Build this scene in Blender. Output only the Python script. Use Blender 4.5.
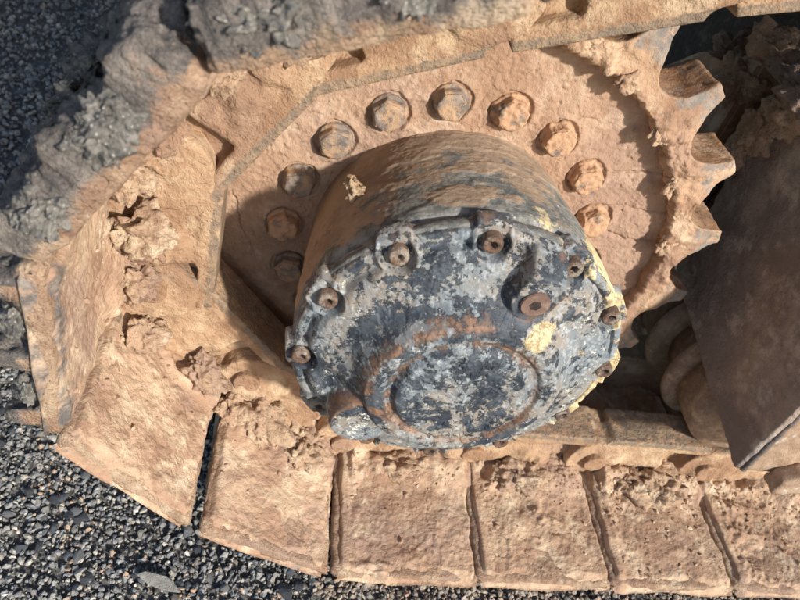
import bpy, bmesh, math, random
import numpy as np
from mathutils import Matrix, Vector

for o in list(bpy.data.objects):
    bpy.data.objects.remove(o, do_unlink=True)
SC = bpy.context.scene
COL = SC.collection
random.seed(7)
RNG = np.random.default_rng(7)

# ------------------------------------------------------------------ camera
Rm = np.array([[0.97508703, -0.05563618, 0.21473216],
               [0.11559322, -0.69876554, -0.70594967],
               [0.18932378, 0.71318394, -0.67492605]])
cam_d = bpy.data.cameras.new('camera')
cam = bpy.data.objects.new('camera', cam_d)
COL.objects.link(cam)
cam_d.sensor_width = 36.0
cam_d.lens = 671.53 / 800.0 * 36.0
cam_d.clip_start = 0.02
cam_d.clip_end = 200.0
M = Matrix.Identity(4)
for i in range(3):
    M[i][0], M[i][1], M[i][2] = Rm[0, i], -Rm[1, i], -Rm[2, i]
M.translation = Vector((-0.19271, -0.63312, 0.49210))
cam.matrix_world = M
cam_d.dof.use_dof = True
cam_d.dof.focus_distance = 0.70
cam_d.dof.aperture_fstop = 9.5
SC.camera = cam

# ------------------------------------------------------------------ world and sun
SUN = Vector((0.70, -1.0, 0.62)).normalized()
world = bpy.data.worlds.new('World')
SC.world = world
world.use_nodes = True
wn = world.node_tree
wn.nodes.clear()
sky = wn.nodes.new('ShaderNodeTexSky')
sky.sky_type = 'NISHITA'
sky.sun_disc = False
sky.sun_elevation = math.asin(SUN.z)
sky.sun_rotation = math.atan2(SUN.x, SUN.y)
bg = wn.nodes.new('ShaderNodeBackground')
bg.inputs[1].default_value = 0.13
wo = wn.nodes.new('ShaderNodeOutputWorld')
wn.links.new(sky.outputs[0], bg.inputs[0])
wn.links.new(bg.outputs[0], wo.inputs[0])
sun_d = bpy.data.lights.new('sun', 'SUN')
sun_d.energy = 4.5
sun_d.angle = math.radians(3.0)
sun_d.color = (1.0, 0.95, 0.87)
sun = bpy.data.objects.new('sun', sun_d)
COL.objects.link(sun)
sun.rotation_euler = SUN.to_track_quat('Z', 'Y').to_euler()
sun.location = (2, -2.5, 2)
SC.view_settings.view_transform = 'Standard'
SC.view_settings.look = 'None'
SC.view_settings.exposure = 0.45
SC.view_settings.gamma = 1.0
SC.view_settings.use_curve_mapping = False

# ------------------------------------------------------------------ noise
def _h(x, y, z, s):
    h = (x * 374761393 + y * 668265263 + z * 1440662683 + s * 974711) & 0xFFFFFFFF
    h = ((h ^ (h >> 13)) * 1274126177) & 0xFFFFFFFF
    return h ^ (h >> 16)

def pn(P, seed=0):
    P = np.asarray(P, dtype=np.float64)
    F = np.floor(P)
    I = F.astype(np.int64)
    f = (P - F)
    u = f * f * f * (f * (f * 6 - 15) + 10)
    out = 0
    for dx in (0, 1):
        wx = u[:, 0] if dx else 1 - u[:, 0]
        for dy in (0, 1):
            wy = u[:, 1] if dy else 1 - u[:, 1]
            for dz in (0, 1):
                wz = u[:, 2] if dz else 1 - u[:, 2]
                h = _h(I[:, 0] + dx, I[:, 1] + dy, I[:, 2] + dz, seed)
                g = ((h & 1023) / 511.5 - 1) * (f[:, 0] - dx) + (((h >> 10) & 1023) / 511.5 - 1) * (f[:, 1] - dy) \
                    + (((h >> 20) & 1023) / 511.5 - 1) * (f[:, 2] - dz)
                out = out + wx * wy * wz * g
    return out * 1.3

def fbm(P, scale, octs=4, seed=0, gain=0.5):
    P = np.asarray(P, dtype=np.float64) * scale
    a, tot = 1.0, 0
    for o in range(octs):
        tot = tot + a * pn(P + 17.3 * o, seed + o)
        P = P * 2.03
        a *= gain
    return tot

def worley(P, scale, seed=0):
    P = np.asarray(P, dtype=np.float64) * scale
    F = np.floor(P)
    I = F.astype(np.int64)
    f = P - F
    f1 = np.full(len(P), 9.0)
    f2 = np.full(len(P), 9.0)
    for dx in (-1, 0, 1):
        for dy in (-1, 0, 1):
            for dz in (-1, 0, 1):
                h = _h(I[:, 0] + dx, I[:, 1] + dy, I[:, 2] + dz, seed)
                d = (dx + (h & 1023) / 1023. - f[:, 0]) ** 2 + (dy + ((h >> 10) & 1023) / 1023. - f[:, 1]) ** 2 \
                    + (dz + ((h >> 20) & 1023) / 1023. - f[:, 2]) ** 2
                m = d < f1
                f2 = np.where(m, f1, np.minimum(f2, d))
                f1 = np.where(m, d, f1)
    return np.sqrt(f1), np.sqrt(f2)

def sm(x, a, b):
    t = np.clip((x - a) / (b - a), 0, 1)
    return t * t * (3 - 2 * t)

# ------------------------------------------------------------------ mesh helpers
def mesh_np(name, V, quads, mask=None, smooth=True):
    V = np.asarray(V, dtype=np.float32)
    quads = np.asarray(quads, dtype=np.int32)
    me = bpy.data.meshes.new(name)
    n = quads.shape[1]
    me.vertices.add(len(V))
    me.vertices.foreach_set('co', V.ravel())
    me.loops.add(quads.size)
    me.loops.foreach_set('vertex_index', quads.ravel())
    me.polygons.add(len(quads))
    me.polygons.foreach_set('loop_start', np.arange(0, quads.size, n, dtype=np.int32))
    me.polygons.foreach_set('use_smooth', np.full(len(quads), smooth))
    me.update(calc_edges=True)
    if mask is not None:
        set_mask(me, mask)
    return me

def set_mask(me, mask):
    mk = np.zeros((len(me.vertices), 4), np.float32)
    mask = np.asarray(mask, np.float32)
    mk[:, :mask.shape[1]] = mask
    at = me.color_attributes.new('mk', 'FLOAT_COLOR', 'POINT')
    at.data.foreach_set('color', mk.ravel())

def grid_quads(nu, nv, cu=False, cv=False, flip=False):
    iu = np.arange(nu if cu else nu - 1)
    iv = np.arange(nv if cv else nv - 1)
    A, B = np.meshgrid(iu, iv, indexing='ij')
    a = A * nv + B
    b = ((A + 1) % nu) * nv + B
    c = ((A + 1) % nu) * nv + (B + 1) % nv
    d = A * nv + (B + 1) % nv
    q = np.stack([a, b, c, d], -1).reshape(-1, 4)
    return q[:, ::-1] if flip else q

def verts(me):
    V = np.empty(len(me.vertices) * 3, np.float32)
    me.vertices.foreach_get('co', V)
    return V.reshape(-1, 3).astype(np.float64)

def normals(me):
    V = np.empty(len(me.vertices) * 3, np.float32)
    me.vertex_normals.foreach_get('vector', V)
    return V.reshape(-1, 3).astype(np.float64)

def setv(me, V):
    me.vertices.foreach_set('co', np.asarray(V, np.float32).ravel())
    me.update()

def organic(bm, voxel, fn=None, smooth_it=2, name='body'):
    """solid pieces in bm are fused by a voxel remesh, then pushed along the normals by fn(V, N)"""
    me = bpy.data.meshes.new('tmp')
    bm.to_mesh(me)
    bm.free()
    ob = bpy.data.objects.new('tmp', me)
    COL.objects.link(ob)
    md = ob.modifiers.new('r', 'REMESH')
    md.mode = 'VOXEL'
    md.voxel_size = voxel
    if smooth_it:
        s = ob.modifiers.new('s', 'SMOOTH')
        s.iterations = smooth_it
        s.factor = 0.5
    dg = bpy.context.evaluated_depsgraph_get()
    new = bpy.data.meshes.new_from_object(ob.evaluated_get(dg))
    new.name = name
    bpy.data.objects.remove(ob)
    bpy.data.meshes.remove(me)
    if fn:
        V, N = verts(new), normals(new)
        r = fn(V, N)
        mask = None
        if isinstance(r, tuple):
            r, mask = r
        V = V + (N * r[:, None] if r.ndim == 1 else r)
        setv(new, V)
        if mask is not None:
            set_mask(new, mask)
    new.polygons.foreach_set('use_smooth', np.full(len(new.polygons), True))
    return new

def bm_prism(bm, poly, axis, a, b):
    """polygon (list of 2D points) extruded along axis (0,1,2) from a to b"""
    def p3(q, h):
        r = list(q)
        r.insert(axis, h)
        return r
    v1 = [bm.verts.new(p3(q, a)) for q in poly]
    v2 = [bm.verts.new(p3(q, b)) for q in poly]
    n = len(poly)
    fs = [bm.faces.new(v1), bm.faces.new(v2[::-1])]
    for i in range(n):
        fs.append(bm.faces.new((v1[(i + 1) % n], v1[i], v2[i], v2[(i + 1) % n])))
    bmesh.ops.recalc_face_normals(bm, faces=fs)
    return fs

def circle(cx, cz, r, n=24, ph=0.0):
    return [(cx + r * math.cos(ph + 2 * math.pi * i / n), cz + r * math.sin(ph + 2 * math.pi * i / n)) for i in range(n)]

def bm_box(bm, x0, x1, y0, y1, z0, z1):
    return bm_prism(bm, [(x0, y0), (x1, y0), (x1, y1), (x0, y1)], 2, z0, z1)

def ico(sub):
    bm = bmesh.new()
    bmesh.ops.create_icosphere(bm, subdivisions=sub, radius=1.0)
    me = bpy.data.meshes.new('i')
    bm.to_mesh(me)
    bm.free()
    V = verts(me)
    T = np.array([list(p.vertices) for p in me.polygons], np.int32)
    bpy.data.meshes.remove(me)
    return V, T

ICO = {}
def billow(P, scale, octs=4, seed=0, gain=0.55):
    P = np.asarray(P, dtype=np.float64) * scale
    a, tot = 1.0, 0
    for o in range(octs):
        tot = tot + a * np.abs(pn(P + 11.7 * o, seed + o))
        P = P * 2.1
        a *= gain
    return tot

def clump_mesh(name, size, seed, rough=1.0, sub=5, cell=60.0, gray=0.0):
    if sub not in ICO:
        ICO[sub] = ico(sub)
    D, T = ICO[sub]
    size = np.asarray(size, dtype=np.float64)
    V = D * size
    V = V * (1 + 0.55 * fbm(D, 1.3, 3, seed))[:, None]
    W = V + seed * 3.1
    W = W + 0.006 * np.stack([fbm(W, 40, 2, 5), fbm(W, 40, 2, 6), fbm(W, 40, 2, 7)], 1)
    s = float(np.sort(size)[1])
    d = rough * s * (0.70 * billow(W, cell * 0.95, 4, seed) + 0.30 * fbm(W, cell * 0.4, 2, seed + 9) - 0.28) + 0.10 * s * rough * fbm(W, cell * 3.0, 3, seed + 5)
    Nn = D / size
    Nn /= np.linalg.norm(Nn, axis=1)[:, None]
    V = V + Nn * d[:, None]
    return mesh_np(name, V, T, np.stack([np.full(len(V), gray), np.zeros(len(V)), np.zeros(len(V))], 1))

WLOC = {}
def add(name, me, mat, parent=None, loc=None, kind=None, mtx=None):
    o = bpy.data.objects.new(name, me)
    COL.objects.link(o)
    if mat is not None and me is not None and not me.materials:
        me.materials.append(mat)
    if parent is not None:
        o.parent = parent
    base = WLOC.get(parent, Vector((0, 0, 0))) if parent is not None else Vector((0, 0, 0))
    if mtx is not None:
        m = mtx.copy()
        m.translation = m.translation - base
        o.matrix_local = m
    else:
        o.location = Vector(loc if loc is not None else (0, 0, 0)) - base
    if kind:
        o['kind'] = kind
    return o

def thing(name, label, cat, loc=(0, 0, 0), group=None):
    o = bpy.data.objects.new(name, None)
    o.empty_display_size = 0.05
    COL.objects.link(o)
    o.location = loc
    WLOC[o] = Vector(loc)
    o['label'] = label
    o['category'] = cat
    if group:
        o['group'] = group
    return o

# ------------------------------------------------------------------ materials
class NT:
    def __init__(self, name):
        self.m = bpy.data.materials.new(name)
        self.m.use_nodes = True
        self.t = self.m.node_tree
        self.t.nodes.clear()
        self.out = self.n('ShaderNodeOutputMaterial')
        self.b = self.n('ShaderNodeBsdfPrincipled')
        self.l(self.b.outputs[0], self.out.inputs[0])
        tc = self.n('ShaderNodeTexCoord')
        oi = self.n('ShaderNodeObjectInfo')
        ad = self.n('ShaderNodeVectorMath')
        ad.operation = 'MULTIPLY_ADD'
        cb = self.n('ShaderNodeCombineXYZ')
        self.l(oi.outputs['Random'], cb.inputs[0])
        self.l(oi.outputs['Random'], cb.inputs[1])
        self.l(cb.outputs[0], ad.inputs[0])
        ad.inputs[1].default_value = (7.3, 3.1, 0)
        self.l(tc.outputs['Object'], ad.inputs[2])
        self.co = ad.outputs[0]
        self.rand = oi.outputs['Random']
        self.h = None
    def n(self, t):
        return self.t.nodes.new(t)
    def l(self, a, b):
        self.t.links.new(a, b)
    def set(self, sock, v):
        if hasattr(v, 'is_linked') or isinstance(v, bpy.types.NodeSocket):
            self.l(v, sock)
        elif isinstance(v, (tuple, list)):
            sock.default_value = (v[0], v[1], v[2], 1.0) if sock.type == 'RGBA' else v
        else:
            sock.default_value = v
    def noise(self, scale, detail=5, rough=0.6, stretch=None, dist=0.0):
        x = self.n('ShaderNodeTexNoise')
        co = self.co
        if stretch:
            mp = self.n('ShaderNodeMapping')
            mp.inputs['Scale'].default_value = stretch
            self.l(co, mp.inputs[0])
            co = mp.outputs[0]
        self.l(co, x.inputs['Vector'])
        x.inputs['Scale'].default_value = scale
        x.inputs['Detail'].default_value = detail
        x.inputs['Roughness'].default_value = rough
        x.inputs['Distortion'].default_value = dist
        return x.outputs[0]
    def voro(self, scale, feat='F1', out=0):
        x = self.n('ShaderNodeTexVoronoi')
        x.feature = feat
        self.l(self.co, x.inputs['Vector'])
        x.inputs['Scale'].default_value = scale
        return x.outputs[out]
    def ramp(self, v, a, b):
        x = self.n('ShaderNodeMapRange')
        x.interpolation_type = 'SMOOTHSTEP'
        self.set(x.inputs[0], v)
        x.inputs[1].default_value = a
        x.inputs[2].default_value = b
        return x.outputs[0]
    def math(self, op, a, b=0.0):
        x = self.n('ShaderNodeMath')
        x.operation = op
        self.set(x.inputs[0], a)
        self.set(x.inputs[1], b)
        return x.outputs[0]
    def mix(self, f, a, b):
        x = self.n('ShaderNodeMix')
        x.data_type = 'RGBA'
        self.set(x.inputs[0], f)
        self.set(x.inputs[6], a)
        self.set(x.inputs[7], b)
        return x.outputs[2]
    def mask(self):
        x = self.n('ShaderNodeVertexColor')
        x.layer_name = 'mk'
        s = self.n('ShaderNodeSeparateColor')
        self.l(x.outputs[0], s.inputs[0])
        return s.outputs[0], s.outputs[1], s.outputs[2]
    def bump(self, h, dist, strength=1.0):
        x = self.n('ShaderNodeBump')
        x.inputs['Strength'].default_value = strength
        x.inputs['Distance'].default_value = dist
        self.l(h, x.inputs['Height'])
        if self.h is not None:
            self.l(self.h, x.inputs['Normal'])
        self.h = x.outputs[0]
    def done(self, col, rough=0.9, metal=0.0, spec=0.3):
        self.set(self.b.inputs['Base Color'], col)
        self.set(self.b.inputs['Roughness'], rough)
        self.set(self.b.inputs['Metallic'], metal)
        self.b.inputs['Specular IOR Level'].default_value = spec
        if self.h is not None:
            self.l(self.h, self.b.inputs['Normal'])
        return self.m

MUD1, MUD2, MUD3 = (0.475, 0.325, 0.218), (0.345, 0.215, 0.142), (0.60, 0.465, 0.322)
GREY1, GREY2 = (0.125, 0.110, 0.102), (0.26, 0.225, 0.195)

def mud_colour(t, c1=MUD1, c2=MUD2, c3=MUD3):
    c = t.mix(t.ramp(t.noise(9, 7, 0.68), 0.44, 0.58), c1, c2)
    c = t.mix(t.ramp(t.noise(23, 8, 0.7), 0.48, 0.68), c, c3)
    c = t.mix(t.math('MULTIPLY', t.ramp(t.noise(170, 4, 0.7), 0.54, 0.72), 0.45), c, c2)
    damp = tuple(x * f for x, f in zip(c2, (0.98, 1.05, 1.20)))
    c = t.mix(t.math('MULTIPLY', t.ramp(t.noise(5.5, 6, 0.65), 0.50, 0.60), 0.7), c, damp)
    c = t.mix(t.math('MULTIPLY', t.ramp(t.noise(13, 8, 0.72), 0.54, 0.64), 0.7), c, tuple(min(1, x * f) for x, f in zip(c3, (1.08, 1.10, 1.14))))
    return c

def mud_bump(t, a=1.0):
    t.bump(t.noise(60, 6, 0.65), 0.006 * a)
    t.bump(t.noise(260, 4, 0.7), 0.0022 * a)
    v = t.ramp(t.voro(210), 0.0, 0.35)
    t.bump(v, 0.0009 * a, 0.45)

def make_mud(name, c1=MUD1, c2=MUD2, c3=MUD3, a=1.0):
    """mud; mask R = how much of it is grey road dirt, G = rubbed bare steel"""
    t = NT(name)
    r, g, b = t.mask()
    mc = mud_colour(t, c1, c2, c3)
    gc = t.mix(t.ramp(t.noise(40, 8, 0.75), 0.40, 0.62), GREY1, GREY2)
    gc = t.mix(t.math('MULTIPLY', t.ramp(t.voro(130), 0.18, 0.05), 0.5), gc, (0.42, 0.39, 0.35))
    k = t.ramp(t.math('ADD', r, t.math('MULTIPLY', t.math('SUBTRACT', t.noise(28, 6, 0.7), 0.5), 1.3)), 0.38, 0.62)
    c = t.mix(k, mc, gc)
    sc = t.mix(t.ramp(t.noise(60, 6, 0.7), 0.45, 0.62), (0.22, 0.165, 0.12), (0.34, 0.24, 0.155))
    k2 = t.ramp(t.math('ADD', g, t.math('MULTIPLY', t.math('SUBTRACT', t.noise(70, 6, 0.7), 0.5), 1.2)), 0.40, 0.60)
    c = t.mix(k2, c, sc)
    mud_bump(t, a)
    return t.done(c, t.math('SUBTRACT', 0.95, t.math('MULTIPLY', k2, 0.35)))

MAT_MUD = make_mud('dried_mud', a=0.75)
MAT_PLATE = make_mud('plate_mud', (0.41, 0.268, 0.180), (0.34, 0.210, 0.136), (0.47, 0.335, 0.237), 0.65)
MAT_CLUMP = make_mud('crumbled_mud', a=1.35)
MAT_SHOE = make_mud('shoe_dirt', a=1.7)
MAT_LINK = make_mud('link_mud', (0.44, 0.285, 0.175), (0.31, 0.185, 0.112), (0.54, 0.395, 0.255))
MAT_DARKMUD = make_mud('shade_dark_mud', (0.27, 0.195, 0.155), (0.17, 0.12, 0.095), (0.36, 0.265, 0.205))  # darker mud copy; shade over the frame top put into its colour
MAT_ENDPLATE = make_mud('dusty_plate', (0.35, 0.27, 0.22), (0.22, 0.168, 0.138), (0.48, 0.39, 0.325), 1.0)

def make_grit():
    t = NT('packed_grit')
    c = t.mix(t.ramp(t.noise(70, 8, 0.75), 0.40, 0.62), (0.12, 0.114, 0.104), (0.24, 0.222, 0.195))
    c = t.mix(t.ramp(t.voro(240), 0.25, 0.10), c, (0.42, 0.40, 0.36))
    c = t.mix(t.ramp(t.noise(120, 6, 0.7), 0.58, 0.66), c, (0.09, 0.09, 0.09))
    t.bump(t.voro(170), 0.004, 0.9)
    t.bump(t.noise(420, 5, 0.7), 0.002, 0.8)
    return t.done(c, 0.95)
MAT_GRIT = make_grit()

def make_tooth():
    t = NT('worn_tooth_steel')
    r, g, b = t.mask()
    mc = mud_colour(t, (0.42, 0.265, 0.165), (0.29, 0.165, 0.10), (0.55, 0.39, 0.26))
    sc = t.mix(t.ramp(t.noise(35, 6, 0.7), 0.40, 0.62), (0.19, 0.165, 0.145), (0.30, 0.245, 0.20))
    rc = t.mix(t.ramp(t.noise(50, 6, 0.7, (1, 1, 4)), 0.42, 0.62), (0.29, 0.155, 0.080), (0.17, 0.10, 0.06))
    c = t.mix(t.ramp(t.math('ADD', r, t.math('MULTIPLY', t.math('SUBTRACT', t.noise(40, 9, 0.78), 0.5), 2.6)), 0.40, 0.66), mc, sc)
    c = t.mix(t.ramp(t.math('ADD', g, t.math('MULTIPLY', t.math('SUBTRACT', t.noise(38, 6, 0.7), 0.5), 1.2)), 0.45, 0.70), c, rc)
    mud_bump(t, 0.6)
    return t.done(c, 0.72, 0.0, 0.4)
MAT_TOOTH = make_tooth()

def make_cover():
    """flaking blue grey paint; mask R = rust, G = cream dirt, B = pale corrosion"""
    t = NT('flaking_blue_paint')
    r, g, b = t.mask()
    n1 = t.noise(17, 6, 0.65, None, 0.1)
    n2 = t.noise(72, 10, 0.76, None, 0.1)
    c = t.mix(t.ramp(t.noise(12, 8, 0.72), 0.42, 0.58), (0.160, 0.185, 0.203), (0.245, 0.212, 0.178))
    c = t.mix(t.ramp(t.noise(130, 8, 0.78), 0.50, 0.60), c, (0.315, 0.335, 0.34))
    dk = t.math('SUBTRACT', t.math('ADD', n2, t.math('MULTIPLY', t.math('SUBTRACT', n1, 0.5), 0.75)), t.math('MULTIPLY', b, 0.11))
    dk = t.ramp(dk, 0.487, 0.535)
    c = t.mix(dk, c, t.mix(t.ramp(t.noise(55, 6, 0.7), 0.42, 0.6), (0.026, 0.033, 0.045), (0.065, 0.078, 0.094)))
    w = t.ramp(t.math('ADD', t.noise(80, 10, 0.82, None, 0.15), t.math('MULTIPLY', b, 0.10)), 0.600, 0.622)
    c = t.mix(w, c, t.mix(t.ramp(t.noise(90, 8, 0.75), 0.42, 0.58), (0.44, 0.43, 0.40), (0.66, 0.64, 0.58)))
    sp = t.ramp(t.noise(230, 3, 0.6), 0.69, 0.74)
    c = t.mix(sp, c, (0.55, 0.55, 0.52))
    k = t.ramp(t.math('ADD', r, t.math('MULTIPLY', t.math('SUBTRACT', t.noise(36, 9, 0.80), 0.5), 3.0)), 0.40, 0.80)
    rc = t.mix(t.ramp(t.noise(90, 6, 0.7), 0.40, 0.62), (0.125, 0.080, 0.058), (0.27, 0.145, 0.080))
    c = t.mix(t.math('MULTIPLY', k, 0.82), c, rc)
    k = t.ramp(t.math('ADD', g, t.math('MULTIPLY', t.math('SUBTRACT', t.noise(40, 8, 0.75), 0.5), 2.2)), 0.50, 0.60)
    c = t.mix(k, c, t.mix(t.ramp(t.noise(120, 5, 0.7), 0.4, 0.6), (0.62, 0.50, 0.29), (0.48, 0.36, 0.20)))
    t.bump(n1, 0.004, 0.5)
    t.bump(dk, 0.0005, 1.0)
    t.bump(w, 0.0006, 1.0)
    t.bump(t.noise(420, 4, 0.7), 0.0010, 0.6)
    return t.done(c, t.math('ADD', 0.55, t.math('MULTIPLY', w, 0.3)), 0.0, 0.4)
MAT_COVER = make_cover()

def make_drum():
    """mask R = mud coat, G = cream dirt"""
    t = NT('smeared_drum')
    r, g, b = t.mask()
    n = t.noise(17, 9, 0.74, (1, 1.25, 1), 0.1)
    pc = t.mix(t.ramp(t.noise(60, 8, 0.75), 0.40, 0.60), (0.125, 0.13, 0.125), (0.28, 0.275, 0.25))
    pc = t.mix(t.ramp(t.noise(85, 8, 0.75), 0.60, 0.68), pc, (0.55, 0.53, 0.47))
    mc = t.mix(t.ramp(t.noise(16, 8, 0.7), 0.40, 0.62), (0.38, 0.285, 0.205), (0.27, 0.198, 0.145))
    mc = t.mix(t.ramp(t.noise(34, 8, 0.75), 0.55, 0.68), mc, (0.48, 0.36, 0.255))
    k = t.ramp(t.math('ADD', r, t.math('MULTIPLY', t.math('SUBTRACT', n, 0.5), 2.0)), 0.42, 0.58)
    c = t.mix(k, pc, mc)
    k2 = t.ramp(t.math('ADD', g, t.math('MULTIPLY', t.math('SUBTRACT', t.noise(42, 8, 0.75), 0.5), 1.4)), 0.55, 0.64)
    c = t.mix(k2, c, (0.60, 0.49, 0.29))
    t.bump(t.noise(150, 6, 0.7, (1, 1.4, 1)), 0.0022, 0.7)
    t.bump(t.noise(420, 3, 0.7), 0.001, 0.6)
    return t.done(c, 0.9, 0.0, 0.2)
MAT_DRUM = make_drum()

def make_steel(name, dark, light, mud, mudamt=0.5, rough=0.6, bump=1.0, metal=0.0):
    t = NT(name)
    c = t.mix(t.ramp(t.noise(70, 7, 0.7), 0.38, 0.64), dark, light)
    c = t.mix(t.ramp(t.noise(48, 7, 0.72), 0.62 - 0.3 * mudamt, 0.74 - 0.3 * mudamt), c, mud)
    t.bump(t.noise(150, 6, 0.7), 0.0025 * bump, 0.7)
    t.bump(t.noise(600, 3, 0.7), 0.0008 * bump, 0.6)
    return t.done(c, rough, metal, 0.4)
MAT_BOLT = make_steel('bolt_steel', (0.16, 0.13, 0.11), (0.30, 0.24, 0.195), (0.44, 0.285, 0.175), 0.55)
MAT_MUDBOLT = make_steel('muddy_bolt', (0.16, 0.13, 0.11), (0.30, 0.22, 0.16), (0.50, 0.30, 0.18), 0.85, 0.85)
MAT_RUST = make_steel('rusty_screw', (0.11, 0.072, 0.055), (0.22, 0.125, 0.080), (0.36, 0.30, 0.24), 0.42, 0.75, 2.0)
MAT_PLUG = make_steel('rust_plug', (0.14, 0.085, 0.065), (0.20, 0.125, 0.095), (0.25, 0.18, 0.14), 0.2, 0.65, 0.5)
MAT_FRAME = make_steel('dirty_frame_steel', (0.11, 0.085, 0.075), (0.20, 0.16, 0.14), (0.32, 0.26, 0.22), 0.15, 0.85)
MAT_SIDE = make_steel('scuffed_frame_paint', (0.30, 0.19, 0.12), (0.40, 0.28, 0.19), (0.55, 0.48, 0.40), 0.22, 0.7)
MAT_ROLLER = make_steel('roller_steel', (0.22, 0.15, 0.11), (0.34, 0.24, 0.17), (0.44, 0.31, 0.20), 0.35, 0.65, 0.7)
MAT_VOID = make_steel('shaded_chassis_steel', (0.045, 0.035, 0.030), (0.08, 0.062, 0.052), (0.15, 0.11, 0.085), 0.3, 0.9)  # near-black: shade of the void behind is put into the steel colour
MAT_SCREWHOLE = make_steel('socket_hole_shade', (0.02, 0.015, 0.012), (0.05, 0.035, 0.028), (0.09, 0.06, 0.045), 0.2, 0.95)  # near-black painted in for the darkness inside the plug's socket

def make_gravel(name, attr):
    t = NT(name)
    if attr:
        x = t.n('ShaderNodeVertexColor')
        x.layer_name = 'mk'
        base = x.outputs[0]
    else:
        r = t.n('ShaderNodeValToRGB')
        t.l(t.rand, r.inputs[0])
        cr = r.color_ramp
        cols = [(0.0, (0.045, 0.05, 0.06)), (0.30, (0.09, 0.10, 0.115)), (0.52, (0.15, 0.155, 0.16)), (0.70, (0.20, 0.195, 0.18)),
                (0.82, (0.26, 0.255, 0.22)), (0.90, (0.21, 0.18, 0.15)), (0.95, (0.52, 0.50, 0.46))]
        while len(cr.elements) < len(cols):
            cr.elements.new(0.5)
        for e, (p, c) in zip(cr.elements, cols):
            e.position = p
            e.color = (*c, 1)
        cr.interpolation = 'CONSTANT'
        base = r.outputs[0]
    m = t.n('ShaderNodeMix')
    m.data_type = 'RGBA'
    m.blend_type = 'MULTIPLY'
    m.inputs[0].default_value = 1.0
    t.l(base, m.inputs[6])
    t.l(t.mix(t.ramp(t.noise(160, 6, 0.7), 0.35, 0.65), (0.65, 0.65, 0.66), (1.3, 1.28, 1.22)), m.inputs[7])
    t.bump(t.noise(380, 5, 0.7), 0.0016, 0.7)
    return t.done(m.outputs[2], 0.72, 0.0, 0.45)
MAT_GRAVEL = make_gravel('crushed_gravel', True)
MAT_STONE = make_gravel('gravel_stone', False)

def make_ground():
    t = NT('gritty_ground')
    c = t.mix(t.ramp(t.noise(60, 8, 0.75), 0.40, 0.62), (0.085, 0.080, 0.074), (0.15, 0.142, 0.132))
    c = t.mix(t.ramp(t.voro(160), 0.20, 0.08), c, (0.14, 0.14, 0.14))
    t.bump(t.voro(150), 0.004, 0.8)
    t.bump(t.noise(300, 5, 0.7), 0.002, 0.8)
    return t.done(c, 0.9, 0.0, 0.3)
MAT_GROUND = make_ground()

# ------------------------------------------------------------------ ground
GZ = -0.366
def ground_h(P2):
    P = np.concatenate([P2, np.zeros((len(P2), 1))], 1)
    return GZ + 0.008 * fbm(P, 3.0, 3, 3) + 0.003 * fbm(P, 25, 3, 9)

xs = np.unique(np.concatenate([np.linspace(-30, -1.4, 12), np.linspace(-1.4, 1.0, 300), np.linspace(1.0, 30, 12)]))
ys = np.unique(np.concatenate([np.linspace(-30, -0.6, 12), np.linspace(-0.6, 1.8, 300), np.linspace(1.8, 30, 12)]))
GX, GY = np.meshgrid(xs, ys, indexing='ij')
G2 = np.stack([GX.ravel(), GY.ravel()], 1)
GV = np.concatenate([G2, ground_h(G2)[:, None] - 0.002], 1)
ground = add('ground', mesh_np('ground', GV, grid_quads(len(xs), len(ys))), MAT_GROUND, kind='structure')

# sizes and places of the loose gravel, finer close to the track
def stone_field(n, x0, x1, y0, y1, smin, smax, sharp=2.2):
    p = np.stack([RNG.uniform(x0, x1, n), RNG.uniform(y0, y1, n)], 1)
    s = smin + (smax - smin) * RNG.random(n) ** sharp
    return p, s
parts = [stone_field(21000, -0.75, -0.02, -0.46, 0.12, 0.0012, 0.0046),
         stone_field(7500, -0.06, 0.85, -0.42, -0.24, 0.0014, 0.0050),
         stone_field(9000, -1.15, -0.30, 0.02, 1.5, 0.0028, 0.0075),
         stone_field(9000, -1.7, -0.72, -0.75, 0.9, 0.0030, 0.0070), stone_field(4000, -0.9, 1.0, -0.85, -0.40, 0.0030, 0.0070)]
SP = np.concatenate([a for a, b in parts])
SS = np.concatenate([b for a, b in parts])
I20 = ico(1)
def rough_rock(base, seed):
    V, T = base
    rr = np.random.default_rng(seed)
    V = V * (1 + 0.30 * rr.uniform(-1, 1, (len(V), 1)))
    return V * np.array([1.25, 0.95, 0.68]) * rr.uniform(0.8, 1.2, 3), T
def rots(n):
    q = RNG.normal(size=(n, 4))
    q /= np.linalg.norm(q, axis=1)[:, None]
    w, x, y, z = q.T
    return np.stack([np.stack([1 - 2 * (y * y + z * z), 2 * (x * y - z * w), 2 * (x * z + y * w)], 1),
                     np.stack([2 * (x * y + z * w), 1 - 2 * (x * x + z * z), 2 * (y * z - x * w)], 1),
                     np.stack([2 * (x * z - y * w), 2 * (y * z + x * w), 1 - 2 * (x * x + y * y)], 1)], 1)
n = len(SP)
VAR = [rough_rock((I20[0], I20[1]), 100 + i) for i in range(24)]
vid = RNG.integers(0, 24, n)
base = np.stack([v[0] for v in VAR])[vid]
base = np.einsum('nij,nkj->nki', rots(n), base) * SS[:, None, None]
GHt = ground_h(SP)
lift = SS * RNG.uniform(0.15, 0.75, n)
base[:, :, 0] += SP[:, 0, None]
base[:, :, 1] += SP[:, 1, None]
base[:, :, 2] += (GHt + lift)[:, None]
nv = base.shape[1]
T = VAR[0][1]
FT = (T[None] + (np.arange(n) * nv)[:, None, None]).reshape(-1, 3)
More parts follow.
